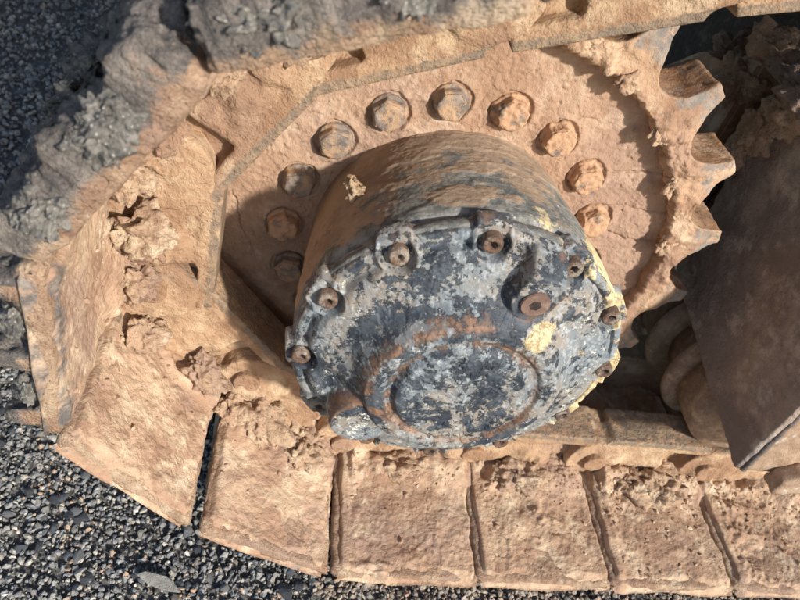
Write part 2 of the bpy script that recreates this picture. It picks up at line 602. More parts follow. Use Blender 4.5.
pal = np.array([(0.05, 0.055, 0.065), (0.085, 0.095, 0.11), (0.12, 0.125, 0.13), (0.16, 0.165, 0.165), (0.20, 0.195, 0.175),
                (0.07, 0.072, 0.075), (0.26, 0.255, 0.235), (0.17, 0.13, 0.10), (0.40, 0.39, 0.37)])
ci = RNG.choice(len(pal), n, p=[.17, .21, .21, .14, .09, .10, .045, .025, .010])
gd = np.minimum(np.abs(SP[:, 1] + 0.27) + 2.0 * np.maximum(-0.07 - SP[:, 0], 0) * 0.5, 1.0)
dk = (0.75 * sm(gd + 0.05 * fbm(np.stack([SP[:, 0], SP[:, 1], 0 * gd], 1), 20, 3, 4), 0.09, 0.0) + 0.16 * RNG.random(n))[:, None]
gcol = pal[ci] * np.array([1.85, 1.78, 1.68]) * RNG.uniform(0.75, 1.25, (n, 1))
gcol = 0.78 * gcol + 0.34 * np.array([0.205, 0.205, 0.205])
gc = np.repeat(gcol * (1 - dk) + np.array([0.32, 0.25, 0.19]) * dk, nv, 0)
add('gravel', mesh_np('gravel', base.reshape(-1, 3), FT, gc, smooth=False), MAT_GRAVEL, parent=ground, kind='stuff')

# the larger stones one by one
I80 = ico(2)
stone_meshes = []
for i in range(10):
    V, Tt = I80
    P = V * 1.0
    for k in range(9):                       # chop flat facets off a ball: broken stone
        d = RNG.normal(size=3); d /= np.linalg.norm(d)
        c = RNG.uniform(0.52, 0.85)
        s = P @ d
        P = P - np.maximum(s - c, 0)[:, None] * d
    P = P * np.array([1.25, 0.95, 0.62]) * RNG.uniform(0.85, 1.15, 3)
    stone_meshes.append(mesh_np('stone', P, Tt, smooth=False))
def put_stone(x, y, s, i=None, flat=0.35):
    z = float(ground_h(np.array([[x, y]]))[0])
    o = add('stone', stone_meshes[random.randrange(10) if i is None else i], MAT_STONE, parent=ground)
    o.location = (x, y, z + s * flat)
    o.rotation_euler = (random.uniform(-.35, .35), random.uniform(-.35, .35), random.uniform(0, 6.28))
    o.scale = (s, s, s)
    return o
for i in range(150):
    put_stone(random.uniform(-0.60, -0.08), random.uniform(-0.40, 0.02), random.uniform(0.0050, 0.0085))
for i in range(45):
    put_stone(random.uniform(-0.10, 0.70), random.uniform(-0.36, -0.26), random.uniform(0.0045, 0.008))
for i in range(70):
    put_stone(random.uniform(-1.1, -0.45), random.uniform(0.1, 1.4), random.uniform(0.008, 0.016))
put_stone(-0.13, -0.283, 0.0105, 3)

# pale splinter lying on the gravel
bm = bmesh.new()
bm_prism(bm, [(-.030, .000), (-.022, .007), (.004, .009), (.016, .004), (.030, -.003), (.012, -.007), (-.012, -.006)], 2, 0, 0.005)
bmesh.ops.bevel(bm, geom=bm.edges[:], offset=0.0012, segments=2, affect='EDGES')
me = bpy.data.meshes.new('splinter'); bm.to_mesh(me); bm.free()
MAT_SPLINTER = make_steel('weathered_splinter', (0.26, 0.24, 0.21), (0.36, 0.34, 0.30), (0.44, 0.41, 0.36), 0.3, 0.8)
sp = add('stone_splinter', me, MAT_SPLINTER)
sp.location = (-0.282, -0.279, GZ + 0.011)
sp.rotation_euler = (0.12, -0.08, math.radians(-18))
sp['label'] = 'flat pale grey splinter lying on the dark gravel below the track corner'
sp['category'] = 'splinter'

# ------------------------------------------------------------------ crawler track
Q = [(.88, -.332), (.69, -.332), (.50, -.332), (.31, -.332), (.12, -.332), (-.07, -.332), (-.238, -.228), (-.361, -.075),
     (-.353, .130), (-.243, .297), (-.072, .374), (.106, .441), (.285, .495), (.475, .515), (.665, .515), (.855, .515), (1.045, .515)]
Y0, Y1 = -0.27, 0.31
track = thing('crawler_track', 'mud caked steel crawler track wrapped around the toothed sprocket', 'track', (0.0, 0.02, GZ))
TR = []
for (ax, az), (bx, bz) in zip(Q[:-1], Q[1:]):
    a = Vector((ax, 0, az)); b = Vector((bx, 0, bz))
    L = (b - a).length
    e = (b - a) / L
    nn = Vector((-e.z, 0, e.x))          # outward
    m = Matrix.Identity(4)
    for i in range(3):
        m[i][0] = e[i]
        m[i][2] = -nn[i]                 # local z points inward, to the sprocket
        m[i][1] = (-nn).cross(e)[i]
    m.translation = a
    TR.append((m, L, nn))
YS = 1.0 if TR[0][0][1][1] > 0 else -1.0

def shoe_profile(L, k):
    """closed section in (t, m): m inward positive; three grousers outward"""
    g0 = 0.013 if k in (5, 6) else 0.004
    le = L - {5: 0.011, 6: 0.007}.get(k, 0.0)
    pts = [(g0, -0.006), (g0, -0.002), (le - 0.006, 0.004), (le + 0.006, 0.003), (le + 0.010, -0.002), (le + 0.006, -0.010)]
    if k >= 8:           # packed with grit nearly up to the bars
        return [(0.004, -0.006), (0.004, -0.002), (L - 0.006, 0.004), (L + 0.004, 0.003), (L + 0.006, -0.014), (L, -0.044), (L - .03, -.046), (L * .72, -.036), (L * .5, -.046), (L * .28, -.036), (0.03, -0.046), (0.006, -0.044)]
    h = -0.046
    for gc_, w in ((le - 0.016, 0.009), (L * 0.5, 0.009), (0.026, 0.009)):
        pts += [(gc_ + w + 0.012, -0.012), (gc_ + w, -0.022), (gc_ + w * .75, h), (gc_ - w * .75, h), (gc_ - w, -0.022), (gc_ - w - 0.012, -0.012)]
    return pts

def resample(pts, step):
    out = []
    for (x0, y0), (x1, y1) in zip(pts, pts[1:] + pts[:1]):
        d = math.hypot(x1 - x0, y1 - y0)
        k = max(1, int(d / step))
        for i in range(k):
            out.append((x0 + (x1 - x0) * i / k, y0 + (y1 - y0) * i / k))
    P = np.array(out)
    for _ in range(2):
        P = 0.5 * P + 0.25 * (np.roll(P, 1, 0) + np.roll(P, -1, 0))
    return P

shoe_notes = {4: 'shoe', }
MUDH = {}
for k, (m, L, nn) in enumerate(TR):
    seen = 1 <= k <= 11
    prof = resample(shoe_profile(L, k), 0.0024 if seen else 0.006)
    ylist = np.concatenate([np.linspace(Y0, Y0 + 0.012, 7)[:-1], np.linspace(Y0 + 0.012, Y0 + 0.15, 60 if seen else 12)[:-1], np.linspace(Y0 + 0.15, Y1, 40 if seen else 8)])
    npf = len(prof)
    ctr = prof.mean(0)
    V = np.zeros((len(ylist) + 2, npf, 3))
    for j, y in enumerate(ylist):
        V[j + 1, :, 0] = prof[:, 0]; V[j + 1, :, 2] = prof[:, 1]; V[j + 1, :, 1] = y
    # rounded, slightly shrunk end
    f = 0.93
    for j in (1, 2, 3):
        s = [0.86, 0.95, 0.985][j - 1]
        V[j, :, 2] = -0.012 + (V[j, :, 2] + 0.012) * s
        V[j, :, 0] = L / 2 + (V[j, :, 0] - L / 2) * (0.5 + 0.5 * s)
    tap = 0.085 if k <= 6 else 0.0
    if tap:
        for j, y in enumerate(ylist):
            s = float(sm(np.array(y), Y0 + 0.008, Y0 + tap))
            zz = V[j + 1, :, 2]
            V[j + 1, :, 2] = np.where(zz < -0.012, -0.012 + (zz + 0.012) * s, zz)
    V[0] = V[1]; V[0, :, 2] = -0.020 if k >= 8 else -0.008; V[0, :, 0] = V[1, :, 0]
    V[-1] = V[-2]; V[-1, :, 2] = -0.008
    V = V.reshape(-1, 3)
    V[:, 1] *= YS
    q = grid_quads(len(ylist) + 2, npf, cv=True)
    me = mesh_np('track_shoe', V, q)
    N = normals(me)
    W = V + 5.0 * k
    outer = sm(-V[:, 2], 0.008, 0.020)
    if k >= 8:
        outer = np.maximum(outer, 0.8 * sm(V[:, 1] * YS, Y0 + 0.004, Y0) * sm(-V[:, 2], 0.006, 0.018))
    lump = 1.0 if k in (8, 9, 10, 11) else 0.45
    f1, f2 = worley(W, 75, 3)
    d = 0.0030 * fbm(W, 22, 4, 11) * (0.5 + lump) + lump * outer * (0.0045 * sm(fbm(W, 20, 3, 31), 0.0, 0.5) + 0.0045 * (0.5 - f1)) + 0.0012 * fbm(W, 150, 2, 5) + lump * outer * (0.0085 * billow(W, 60, 4, 17, 0.65) - 0.003)
    if k in (8, 9, 10):      # valleys between grousers packed with grit
        val = sm(np.abs(V[:, 2] + 0.012), 0.018, 0.0) * sm(fbm(W, 14, 3, 77), -0.35, 0.15) * outer
        d = d + 0.006 * billow(W, 30, 3, 8) * outer - 0.003 * outer
    d[:npf] = 0.0; d[-npf:] = 0.0
    N[:npf] = 0.0
    if k >= 8:        # bulge of the dirt packed round the end
        V[:npf, 1] -= YS * 0.006 * (0.6 + fbm(V[:npf] * np.array([1, 0, 0]) + k, 40, 3, 6))
    V2 = V + N * d[:, None]
    setv(me, V2)
    grey = np.clip(outer * 0.95 + 0.12, 0, 1) * (1.0 if k in (7, 8, 9, 10, 11, 12, 13) else 0.45)
    endf = sm(V[:, 1] * YS, Y0 + 0.02, Y0)
    if k in (8, 9, 10):
        grey = np.clip(0.70 + 0.3 * sm(V[:, 1] * YS, Y0, Y0 + 0.05), 0, 1) * np.clip(0.42 + outer, 0, 1)
    if k == 7:
        grey = np.clip(outer * 0.9 + 0.1 * endf, 0, 1) * 0.75
    set_mask(me, np.stack([grey, np.zeros_like(grey), grey * 0], 1))
    shoe = add('track_shoe', me, MAT_SHOE, parent=track, mtx=m)

    # dried mud coat on the inner face, sub-part of the shoe
    if seen:
        nt, ny = 124, 236
        tend = L - {5: 0.006, 6: 0.002}.get(k, 0.0)
        tt = np.linspace(0.012 if k in (5, 6) else -0.001, tend + 0.0035, nt)
        yy = np.concatenate([np.linspace(Y0 - 0.0045 if k < 8 else Y0 + 0.010, -0.02, 190), np.linspace(-0.02, Y1 - 0.004, 47)[1:]])
        TT, YY = np.meshgrid(tt, yy, indexing='ij')
        P = np.stack([TT.ravel(), YY.ravel(), np.full(TT.size, 2.0 * k)], 1)
        t_, y_ = P[:, 0], P[:, 1]
        crumb = {1: 1.2, 2: 1.7, 3: 1.2, 4: .75, 5: .55, 6: .25, 7: .25, 8: .3}.get(k, .4)
        f1, f2 = worley(P, 70, 40)
        g1, g2 = worley(P, 150, 41)
        mask = sm(fbm(P, 9, 4, 21) + 0.45 * sm(y_, -0.25, -0.10) - 0.28, -0.12, 0.30)
        h = 0.0040 + 0.0055 * fbm(P, 7, 4, 1) + 0.0036 * fbm(P * np.array([1, .7, 1]), 21, 4, 27, 0.55) + 0.0012 * fbm(P, 55, 3, 2)
        bl = billow(P + 0.004 * np.stack([fbm(P, 60, 2, 71), fbm(P, 60, 2, 72), 0 * f1], 1), 42, 4, 43)
        h += crumb * mask * (0.0040 * bl + 0.0062 * fbm(P, 26, 4, 44, 0.52) + 0.0010 * (0.55 - g1) + 0.0030 * (0.6 - f1))
        h += 0.0011 * fbm(P, 130, 3, 6)
        flat = sm(fbm(P, 6, 2, 61), 0.15, 0.35)
        h = h * (1 - 0.35 * flat) + 0.35 * flat * 0.005
        # piled up against the link
        h += 0.020 * sm(y_, -0.165, -0.105) * sm(fbm(P, 11, 3, 8), -0.35, 0.35)
        # thin cracks
        cr = np.abs(fbm(P * np.array([1, 0.5, 1]), 16, 3, 90))
        h -= 0.0020 * np.exp(-(cr / 0.012) ** 2) * sm(fbm(P, 7, 2, 99), 0.05, 0.2)
        # smooth rubbed lip along the t = L edge, drop towards the t = 0 edge
        lipw = tend - t_
        wig = 0.0022 * fbm(np.stack([y_ * 0, y_, P[:, 2]], 1), 30, 3, 14)
        lip = sm(lipw, 0.018, 0.010)
        h = h * (1 - 0.75 * lip) + 0.0052 * lip
        h -= 0.012 * sm(lipw + wig, 0.0045, -0.004)
        h -= (0.0105 + 0.002 * fbm(P, 20, 2, 5)) * sm(t_ + 2 * wig - (0.012 if k in (5, 6) else 0.0), 0.0125, 0.003)
        # ragged outer edge
        e2 = y_ - Y0 + 0.008 * fbm(np.stack([t_, t_ * 0, P[:, 2]], 1), 26, 4, 33)
        h -= 0.0045 * sm(e2, 0.012, 0.003) + (0.018 if k < 8 else 0.032) * sm(y_ - Y0, 0.0035, -0.004)
        h += -0.002 + 0.004 * (t_ / L)
        if k >= 8:
            h -= 0.020 * sm(e2, 0.034, 0.016)
        h = np.maximum(h, -0.013 if k < 8 else -0.03)
        V = np.stack([t_, y_ * YS, h], 1)
        V[:, 1] += YS * 0.004 * fbm(np.stack([t_, t_ * 0, P[:, 2]], 1), 14, 3, 34) * sm(y_, Y0 + 0.03, Y0)
        rc_ = sm(y_, Y0 + 0.012, Y0 - 0.004)
        V[:, 0] = L / 2 + (t_ - L / 2) * (1 - 0.055 * rc_ * sm(np.abs(t_ - L / 2), 0.05, 0.09))
        bare = 0.42 * lip * sm(np.abs(lipw - 0.006), 0.008, 0.001) + 0.22 * flat
        grey = (0.30 if k < 9 else 0.75) * sm(y_, Y0 + 0.035, Y0) if k not in (6, 7, 8) else 0.55 * sm(y_, Y0 + 0.05, Y0 + 0.01) * (1.0 if k == 7 else (.3 if k == 6 else .9))
        mk = np.stack([grey + 0 * h, np.clip(bare, 0, 1) * 0.8, h * 0], 1)
        MUDH[k] = (tt, yy, h.reshape(nt, len(yy)))
        add('mud_layer', mesh_np('mud_layer', V, grid_quads(nt, len(yy), flip=(YS < 0)), mk), MAT_MUD, parent=shoe)

# links
def link_mesh(seed, L=0.19):
    bm = bmesh.new()
    top = 0.107
    def body(t0, t1, y0, y1, ch0, ch1):
        poly = [(t0, 0.012), (t1, 0.012), (t1, top - ch1), (t1 - ch1 * 1.2, top), (t0 + ch0 * 1.2, top), (t0, top - ch0)]
        fs = bm_prism(bm, poly, 1, y0 * YS, y1 * YS)
    body(-0.022, L * 0.62, -0.066, -0.034, 0.030, 0.004)
    body(L * 0.40, L + 0.020, -0.094, -0.055, 0.004, 0.030)
    body(0.02, L - 0.02, -0.076, -0.034, 0.004, 0.004)
    bm_prism(bm, [(0.012, top - 0.020), (L - 0.012, top - 0.020), (L - 0.016, top), (0.016, top)], 1, -0.096 * YS, -0.034 * YS)
    for f in ((L, -0.098, -0.055), (0.0, -0.070, -0.030)):
        bm_prism(bm, circle(f[0], 0.056, 0.042, 28), 1, f[1] * YS, f[2] * YS)
    # recessed outer side between the bosses
    bm_prism(bm, [(0.0, -0.004), (L, -0.004), (L, 0.016), (0, 0.016)], 1, -0.100 * YS, -0.034 * YS)
    def fn(V, N):
        W = V + seed * 4.7
        f1, f2 = worley(W, 60, seed)
        rail = sm(V[:, 2], top - 0.013, top - 0.008)
        d = (0.0035 * fbm(W, 28, 4, seed) + 0.0012 * fbm(W, 110, 3, seed + 3)) * (1 - 0.75 * rail)
        low = sm(V[:, 2], top - 0.020, top - 0.050)
        d = d * (0.35 + 0.65 * low) + low * sm(fbm(W, 13, 3, seed + 8), 0.0, 0.4) * (0.004 + 0.012 * billow(W, 35, 3, seed))
        side = sm(-N[:, 1] * YS, 0.5, 0.9)
        mk = np.stack([0 * d, np.clip(0.54 * rail + 0.10 * side, 0, 1), d * 0], 1)
        return d, mk
    return organic(bm, 0.0028, fn, 2, 'track_link')
LINKS = [link_mesh(s) for s in (3, 8, 15, 21)]
def pin_mesh():
    bm = bmesh.new()
    bm_prism(bm, circle(0, 0, 0.0165, 24), 1, -0.006, 0.006)
    def fn(V, N):
        return 0.0012 * fbm(V, 90, 3, 5)
    return organic(bm, 0.0018, fn, 2, 'pin')
PIN = pin_mesh()
for k, (m, L, nn) in enumerate(TR):
    m = m.copy()
    if k <= 4:
        m.translation = m.translation - Vector((0, 0, 0.022))
    o = add('track_link', LINKS[k % 4], MAT_LINK, parent=track, mtx=m)
    p = add('pin', PIN, MAT_LINK, parent=o)
    p.location = (L, -0.100 * YS, 0.056)
    m2 = m.copy()
    m2.translation = m.translation + Vector((0, 0.04, 0))
    mi = m @ Matrix.Translation(Vector((0, 0.04 * YS, 0))) @ Matrix.Scale(-1, 4, Vector((0, 1, 0)))
    o = add('track_link', LINKS[(k + 2) % 4], MAT_LINK, parent=track, mtx=mi)

def tp(k, t, y, mm):
    m, L, nn = TR[k]
    return (t * L, y * YS, mm)
SHOES = [o for o in track.children if o.name.startswith('track_shoe')]
# crumbled mud packed between shoe and link: (shoe, t, y, inward height, size)
packs = [(7, .60, -.125, .042, (.040, .030, .034), 4), (7, .25, -.120, .034, (.034, .026, .028), 5), (7, .88, -.118, .030, (.026, .022, .026), 8),
         (6, .78, -.125, .020, (.034, .026, .022), 9), (6, .30, -.122, .030, (.044, .022, .022), 12), (6, .02, -.130, .022, (.024, .030, .022), 13),
         (5, .75, -.118, .026, (.036, .024, .022), 15), (5, .35, -.125, .014, (.030, .030, .014), 16),
         (8, .30, -.125, .030, (.036, .024, .022), 18), (8, .70, -.122, .034, (.036, .022, .024), 19),
         (9, .50, -.112, .040, (.060, .020, .022), 22), (9, .15, -.118, .034, (.030, .024, .022), 23),
         (3, .60, -.120, .014, (.040, .026, .012), 25), (2, .45, -.128, .016, (.045, .030, .016), 26), (2, .70, -.120, .016, (.026, .022, .016), 27),
         (4, .55, -.118, .012, (.045, .022, .012), 28), (10, .5, -.11, .035, (.06, .02, .02), 29)]
for (k, t, y, h, s, sd) in packs:
    if k in (6, 7, 8):
        s = tuple(q * 0.74 for q in s); y = y + 0.012; h = h * 0.9
    o = add('mud_clump', clump_mesh('mud_clump', s, sd, 0.72, 5, 55), MAT_CLUMP, parent=SHOES[k])
    o.location = tp(k, t, y, h)
    o.rotation_euler = (0, 0, random.uniform(-.4, .4))
# crumbs fallen on the gravel along the shoe ends
n = 450
edge = [(.80, -.29), (-.07, -.29), (-.25, -.30), (-.40, -.24), (-.47, -.08)]
sg = RNG.choice(4, n, p=[.52, .16, .18, .14])
e0 = np.array(edge)[sg]; e1_ = np.array(edge)[sg + 1]
pp = e0 + (e1_ - e0) * RNG.random((n, 1)) + RNG.normal(0, 0.020, (n, 2))
sb = 0.0008 + 0.0028 * RNG.random(n) ** 3
bv = np.stack([VAR[i][0] for i in RNG.integers(0, 24, n)])
bv = np.einsum('nij,nkj->nki', rots(n), bv) * sb[:, None, None]
bv[:, :, 0] += pp[:, :1]; bv[:, :, 1] += pp[:, 1:]
bv[:, :, 2] += (ground_h(pp) + 0.004 + sb * 0.4)[:, None]
FTc = (VAR[0][1][None] + (np.arange(n) * bv.shape[1])[:, None, None]).reshape(-1, 3)
add('mud_crumbs', mesh_np('mud_crumbs', bv.reshape(-1, 3), FTc, np.zeros((bv.shape[0] * bv.shape[1], 3)), smooth=False), MAT_MUD, parent=ground, kind='stuff')
# loose crumbs of dried mud on the inner faces
for k, cnt in {1: 160, 2: 240, 3: 130, 4: 80, 5: 50, 6: 50, 7: 60, 8: 50}.items():
    m, L, nn = TR[k]
    n = cnt
    yb = np.where(RNG.random(n) < 0.6, RNG.normal(-0.125, 0.022, n), RNG.uniform(Y0 + 0.01, -0.10, n))
    tb = RNG.uniform(0.02, L - 0.012, n)
    sb = 0.0010 + 0.0032 * RNG.random(n) ** 2.8
    bv = np.stack([VAR[i][0] for i in RNG.integers(0, 24, n)])
    bv = np.einsum('nij,nkj->nki', rots(n), bv) * sb[:, None, None]
    bv[:, :, 0] += tb[:, None]; bv[:, :, 1] += (yb * YS)[:, None]
    mt, my, mh = MUDH[k]
    bv[:, :, 2] += (mh[np.clip(np.searchsorted(mt, tb), 0, len(mt) - 1), np.clip(np.searchsorted(my, yb), 0, len(my) - 1)] + sb * RNG.uniform(-0.3, 0.3, n))[:, None]
    FTc = (VAR[0][1][None] + (np.arange(n) * bv.shape[1])[:, None, None]).reshape(-1, 3)
    add('mud_crumbs', mesh_np('mud_crumbs', bv.reshape(-1, 3), FTc, np.zeros((bv.shape[0] * bv.shape[1], 3)), smooth=False), MAT_MUD, parent=SHOES[k], kind='stuff')
# grey grit clumps caught between the grousers at the shoe ends
for (k, t, y, s, sd, dp) in [(8, .28, -.268, (.024, .012, .015), 41, -.024), (8, .68, -.268, (.026, .012, .016), 42, -.024), (9, .26, -.266, (.024, .011, .014), 43, -.026),
                             (9, .70, -.266, (.028, .011, .014), 44, -.026), (8, .5, -.18, (.05, .03, .010), 45, -.046), (9, .4, -.18, (.05, .03, .010), 46, -.046),
                             (7, .72, -.255, (.020, .012, .010), 47, -.024), (7, .28, -.255, (.018, .012, .010), 48, -.024)]:
    o = add('grit_clump', clump_mesh('grit_clump', s, sd, 0.9, 5, 120, 1.0), MAT_GRIT, parent=SHOES[k])
    o.location = tp(k, t, y, dp)

# ------------------------------------------------------------------ sprocket
sprocket = thing('drive_sprocket', 'mud coated drive sprocket with pointed worn teeth and hex bolts', 'sprocket', (0, 0, 0))
BR, NB = 0.1862, 18
BA = [math.radians(181.0 - 20.0 * i) for i in range(NB)]
nr, na = 150, 1150
rr = np.linspace(0.135, 0.288, nr)
aa = np.linspace(0, 2 * np.pi, na, endpoint=False)
AA, RR = np.meshgrid(aa, rr, indexing='ij')
X, Z = (RR * np.cos(AA)).ravel(), (RR * np.sin(AA)).ravel()
P = np.stack([X, 0 * X, Z], 1)
h = 0.0032 * fbm(P, 10, 4, 2) + 0.0010 * fbm(P, 70, 3, 4) + 0.0007 * fbm(P, 180, 2, 6)
f1, f2 = worley(P, 95, 12)
h -= 0.0024 * sm(f1, 0.24, 0.08) * sm(fbm(P, 30, 2, 13), 0.0, 0.25)       # pits
h += 0.0006 * sm(fbm(P, 85, 3, 19), 0.05, 0.35)
rad = RR.ravel()
dmin = np.full(len(X), 9.0)
for a in BA:
    dmin = np.minimum(dmin, np.hypot(X - BR * math.cos(a), Z - BR * math.sin(a)))
ringn = dmin + 0.0022 * fbm(P, 60, 3, 29)
h += 0.0042 * sm(ringn, 0.0215, 0.0245) - 0.0015 * sm(dmin, 0.022, 0.034)
h += 0.004 * sm(rad, 0.255, 0.275)
def crack(pts, w, dep):
    global h
    d = np.full(len(X), 9.0)
    wx = X + 0.006 * fbm(P, 45, 4, 51); wz = Z + 0.006 * fbm(P, 45, 4, 57)
    for (x0, z0), (x1, z1) in zip(pts[:-1], pts[1:]):
        vx, vz = x1 - x0, z1 - z0
        t = np.clip(((wx - x0) * vx + (wz - z0) * vz) / (vx * vx + vz * vz), 0, 1)
        d = np.minimum(d, np.hypot(wx - x0 - t * vx, wz - z0 - t * vz))
    h -= dep * np.exp(-(d / w) ** 2)
crack([(.140, .128), (.175, .135), (.21, .14), (.265, .145)], 0.0014, 0.0035)
crack([(.187, .090), (.215, .088), (.265, .095)], 0.0013, 0.003)
crack([(.195, .05), (.225, .045), (.265, .05)], 0.0015, 0.0035)
crack([(.10, .19), (.13, .185), (.16, .20)], 0.0011, 0.0016)
crack([(-.245, .03), (-.24, -.01), (-.215, -.06)], 0.0011, 0.003)
crack([(-.245, .09), (-.247, .06)], 0.0010, 0.003)
V = np.stack([X, -h, Z], 1)
plate = add('plate', mesh_np('plate', V, grid_quads(na, nr, cu=True, flip=True), np.zeros((len(V), 3))), MAT_PLATE, parent=sprocket)

# rim with teeth
NT_ = 21
pitch = 2 * np.pi / NT_
TIP0 = 1.1293
na = NT_ * 60
aa = np.linspace(0, 2 * np.pi, na, endpoint=False)
tt = ((aa - TIP0) / pitch + 0.5) % 1.0 - 0.5
u = np.clip((np.abs(tt) * 2 - 0.17) / 0.83, 0, 1)
RT, RO = 0.342, 0.294
skew = 0.0
rout = RT - (RT - RO) * (1 - (1 - u) ** 2.0) ** 0.72
rin = 0.272 + 0.005 * fbm(np.stack([np.cos(aa) * .27, np.sin(aa) * .27, aa * 0], 1), 28, 4, 3) + 0.0035 * fbm(np.stack([np.cos(aa) * .27, np.sin(aa) * .27, aa * 0], 1), 110, 3, 9)
FY, BY = -0.026, 0.048
secs = []
for s in np.linspace(0, 1, 7):                      # inner wall
    secs.append((rin + 0.002 * (1 - s), np.full(na, 0.004 + (FY + 0.004) * s)))
for s in np.linspace(0, 1, 34):                     # face, thinning towards the tips
    r_ = rin + 0.003 + (rout - 0.0015 - rin - 0.003) * s
    secs.append((r_, FY + 0.007 * sm(r_, 0.305, 0.340) + 0.0 * r_))
for s in np.linspace(0, 1, 26):                     # tooth flank
    y_ = FY + 0.007 * sm(rout, 0.305, 0.340) + 0.0015 + s * (BY - FY - 0.014)
    secs.append((rout - 0.003 * 0 * s, y_))
secs.append((rout - 0.004, np.full(na, BY)))
secs.append((np.full(na, 0.27), np.full(na, BY)))
ns = len(secs)
R_ = np.stack([s[0] for s in secs], 1)
Y_ = np.stack([s[1] for s in secs], 1)
V = np.stack([R_ * np.cos(aa)[:, None], Y_, R_ * np.sin(aa)[:, None]], -1).reshape(-1, 3)
me = mesh_np('tooth_ring', V, grid_quads(na, ns, cu=True, flip=True))
N = normals(me)
rv = R_.ravel()
f1, f2 = worley(V, 85, 7)
facep = np.tile(np.concatenate([np.ones(41), np.zeros(ns - 41)]), na)
mud = facep * sm(rv, 0.325, 0.285) * sm(fbm(V, 16, 3, 44), -0.35, 0.2)
d = 0.0022 * fbm(V, 38, 4, 8) + mud * (0.002 + 0.0040 * (0.6 - f1) + 0.0035 * fbm(V, 60, 4, 5, 0.6) + 0.004 * billow(V, 45, 3, 15))
setv(me, V + N * d[:, None])
bare = facep * sm(rv, 0.288, 0.312)
flank = (1 - facep)
set_mask(me, np.stack([np.clip(bare * 0.62 + flank * 0.35, 0, 1), np.clip(0.58 * flank + 0.44 * facep * sm(rv, 0.276, 0.296), 0, 1), 0 * rv], 1))
ring = add('tooth_ring', me, MAT_TOOTH, parent=sprocket)
# lumps of mud stuck to the rim
for i, (a, r, y, s, sd) in enumerate([(63, .276, -.026, (.014, .006, .010), 61), (72, .283, -.024, (.018, .007, .010), 62), (47, .272, -.026, (.010, .005, .012), 63),
                                      (31, .271, -.024, (.008, .005, .013), 64), (12, .274, -.024, (.010, .005, .014), 65), (56.5, .299, .028, (.010, .012, .009), 66), (84, .288, -.02, (.02, .008, .010), 67)]):
    o = add('mud_clump', clump_mesh('mud_clump', s, sd, 0.9, 4, 110), MAT_MUD, parent=ring)
    o.location = (r * math.cos(math.radians(a)), y, r * math.sin(math.radians(a)))

# hex bolts
def bolt_mesh(seed, muddy):
    bm = bmesh.new()
    fs = bm_prism(bm, circle(0, 0, 0.0195, 6, 0.3 + seed), 1, -0.0185, 0.002)
    bm_prism(bm, circle(0, 0, 0.0205, 28), 1, -0.0045, 0.002)
    def fn(V, N):
        W = V + seed
        d = 0.0006 * fbm(W, 120, 3, 3) + muddy * (0.0020 * sm(fbm(W, 55, 3, 9 + seed), -0.1, 0.4) + 0.0010 * fbm(W, 160, 3, 4))
        top = sm(-V[:, 1], 0.014, 0.018)
        rr_ = np.hypot(V[:, 0], V[:, 2])
        return d - 0.0022 * top * sm(rr_, 0.0135, 0.019)
    return organic(bm, 0.0013, fn, 2, 'bolt')
BOLTS = [bolt_mesh(s, mu) for s, mu in ((0, .25), (1, .4), (2, 1.0), (3, 1.3))]
pick = [2, 2, 1, 0, 1, 0, 3, 3, 3, 2]
for i, a in enumerate(BA):
    j = pick[i + 1] if i + 1 < len(pick) else i % 4
    o = add('bolt', BOLTS[j], MAT_BOLT if j < 2 else MAT_MUDBOLT, parent=sprocket)
    o.location = (BR * math.cos(a), 0.0, BR * math.sin(a))
    o.scale = (0.94, 1.0, 0.94)
    o.rotation_euler = (0, random.uniform(0, 6.28), 0)

# ------------------------------------------------------------------ final drive
drive = thing('final_drive', 'round final drive hub with flaking blue grey cover bolted inside the sprocket', 'final drive', (0, 0, 0))
yprof = np.array([0.004, -0.01, -0.03, -0.06, -0.10, -0.140, -0.158, -0.163, -0.166, -0.169, -0.173, -0.178, -0.182, -0.185])
rprof = np.array([0.152, 0.1525, 0.1545, 0.1585, 0.1630, 0.1660, 0.1668, 0.1655, 0.1625, 0.1628, 0.1665, 0.1680, 0.1680, 0.1660])
yy = np.linspace(0.004, -0.185, 170)
r0 = np.interp(-yy, -yprof, rprof)
na = 1000
aa = np.linspace(0, 2 * np.pi, na, endpoint=False)
AA, YY = np.meshgrid(aa, yy, indexing='ij')
RR = np.tile(r0, (na, 1)).ravel()
A_, Yv = AA.ravel(), YY.ravel()
P = np.stack([0.165 * np.cos(A_), Yv, 0.165 * np.sin(A_)], 1)
Ps = P * np.array([1, 1.5, 1])
coat = sm(fbm(Ps, 14, 4, 12) + 0.55 * sm(Yv, -0.11, -0.02) - 0.12, -0.08, 0.18)
body = sm(Yv, -0.158, -0.150)
d = coat * body * (0.0012 + 0.0006 * fbm(Ps, 60, 3, 3)) + 0.0005 * fbm(P, 30, 4, 5) + 0.0004 * fbm(P, 170, 2, 8)
RR = RR + d
V = np.stack([RR * np.cos(A_), Yv, RR * np.sin(A_)], 1)
ang = (np.degrees(A_) + 360) % 360
cream = sm(Yv, -0.09, -0.15) * (0.62 * sm(ang, 70, 40) * sm(ang, -1, 20) + 0.34 * sm(ang, 100, 80) * sm(ang, 60, 75)) + 0.30 * sm(ang, 95, 60) * sm(ang, 10, 30)
mudm = np.clip(0.40 + 0.35 * coat + 0.25 * sm(Yv, -0.12, -0.03), 0, 1) * sm(Yv, -0.175, -0.14)
left = sm(ang, 110, 150) * sm(ang, 260, 230)
mudm = np.clip(mudm + 0.25 * left * sm(Yv, -0.17, -0.13), 0, 1)
set_ = np.stack([mudm, np.clip(cream, 0, 1), 0 * mudm], 1)
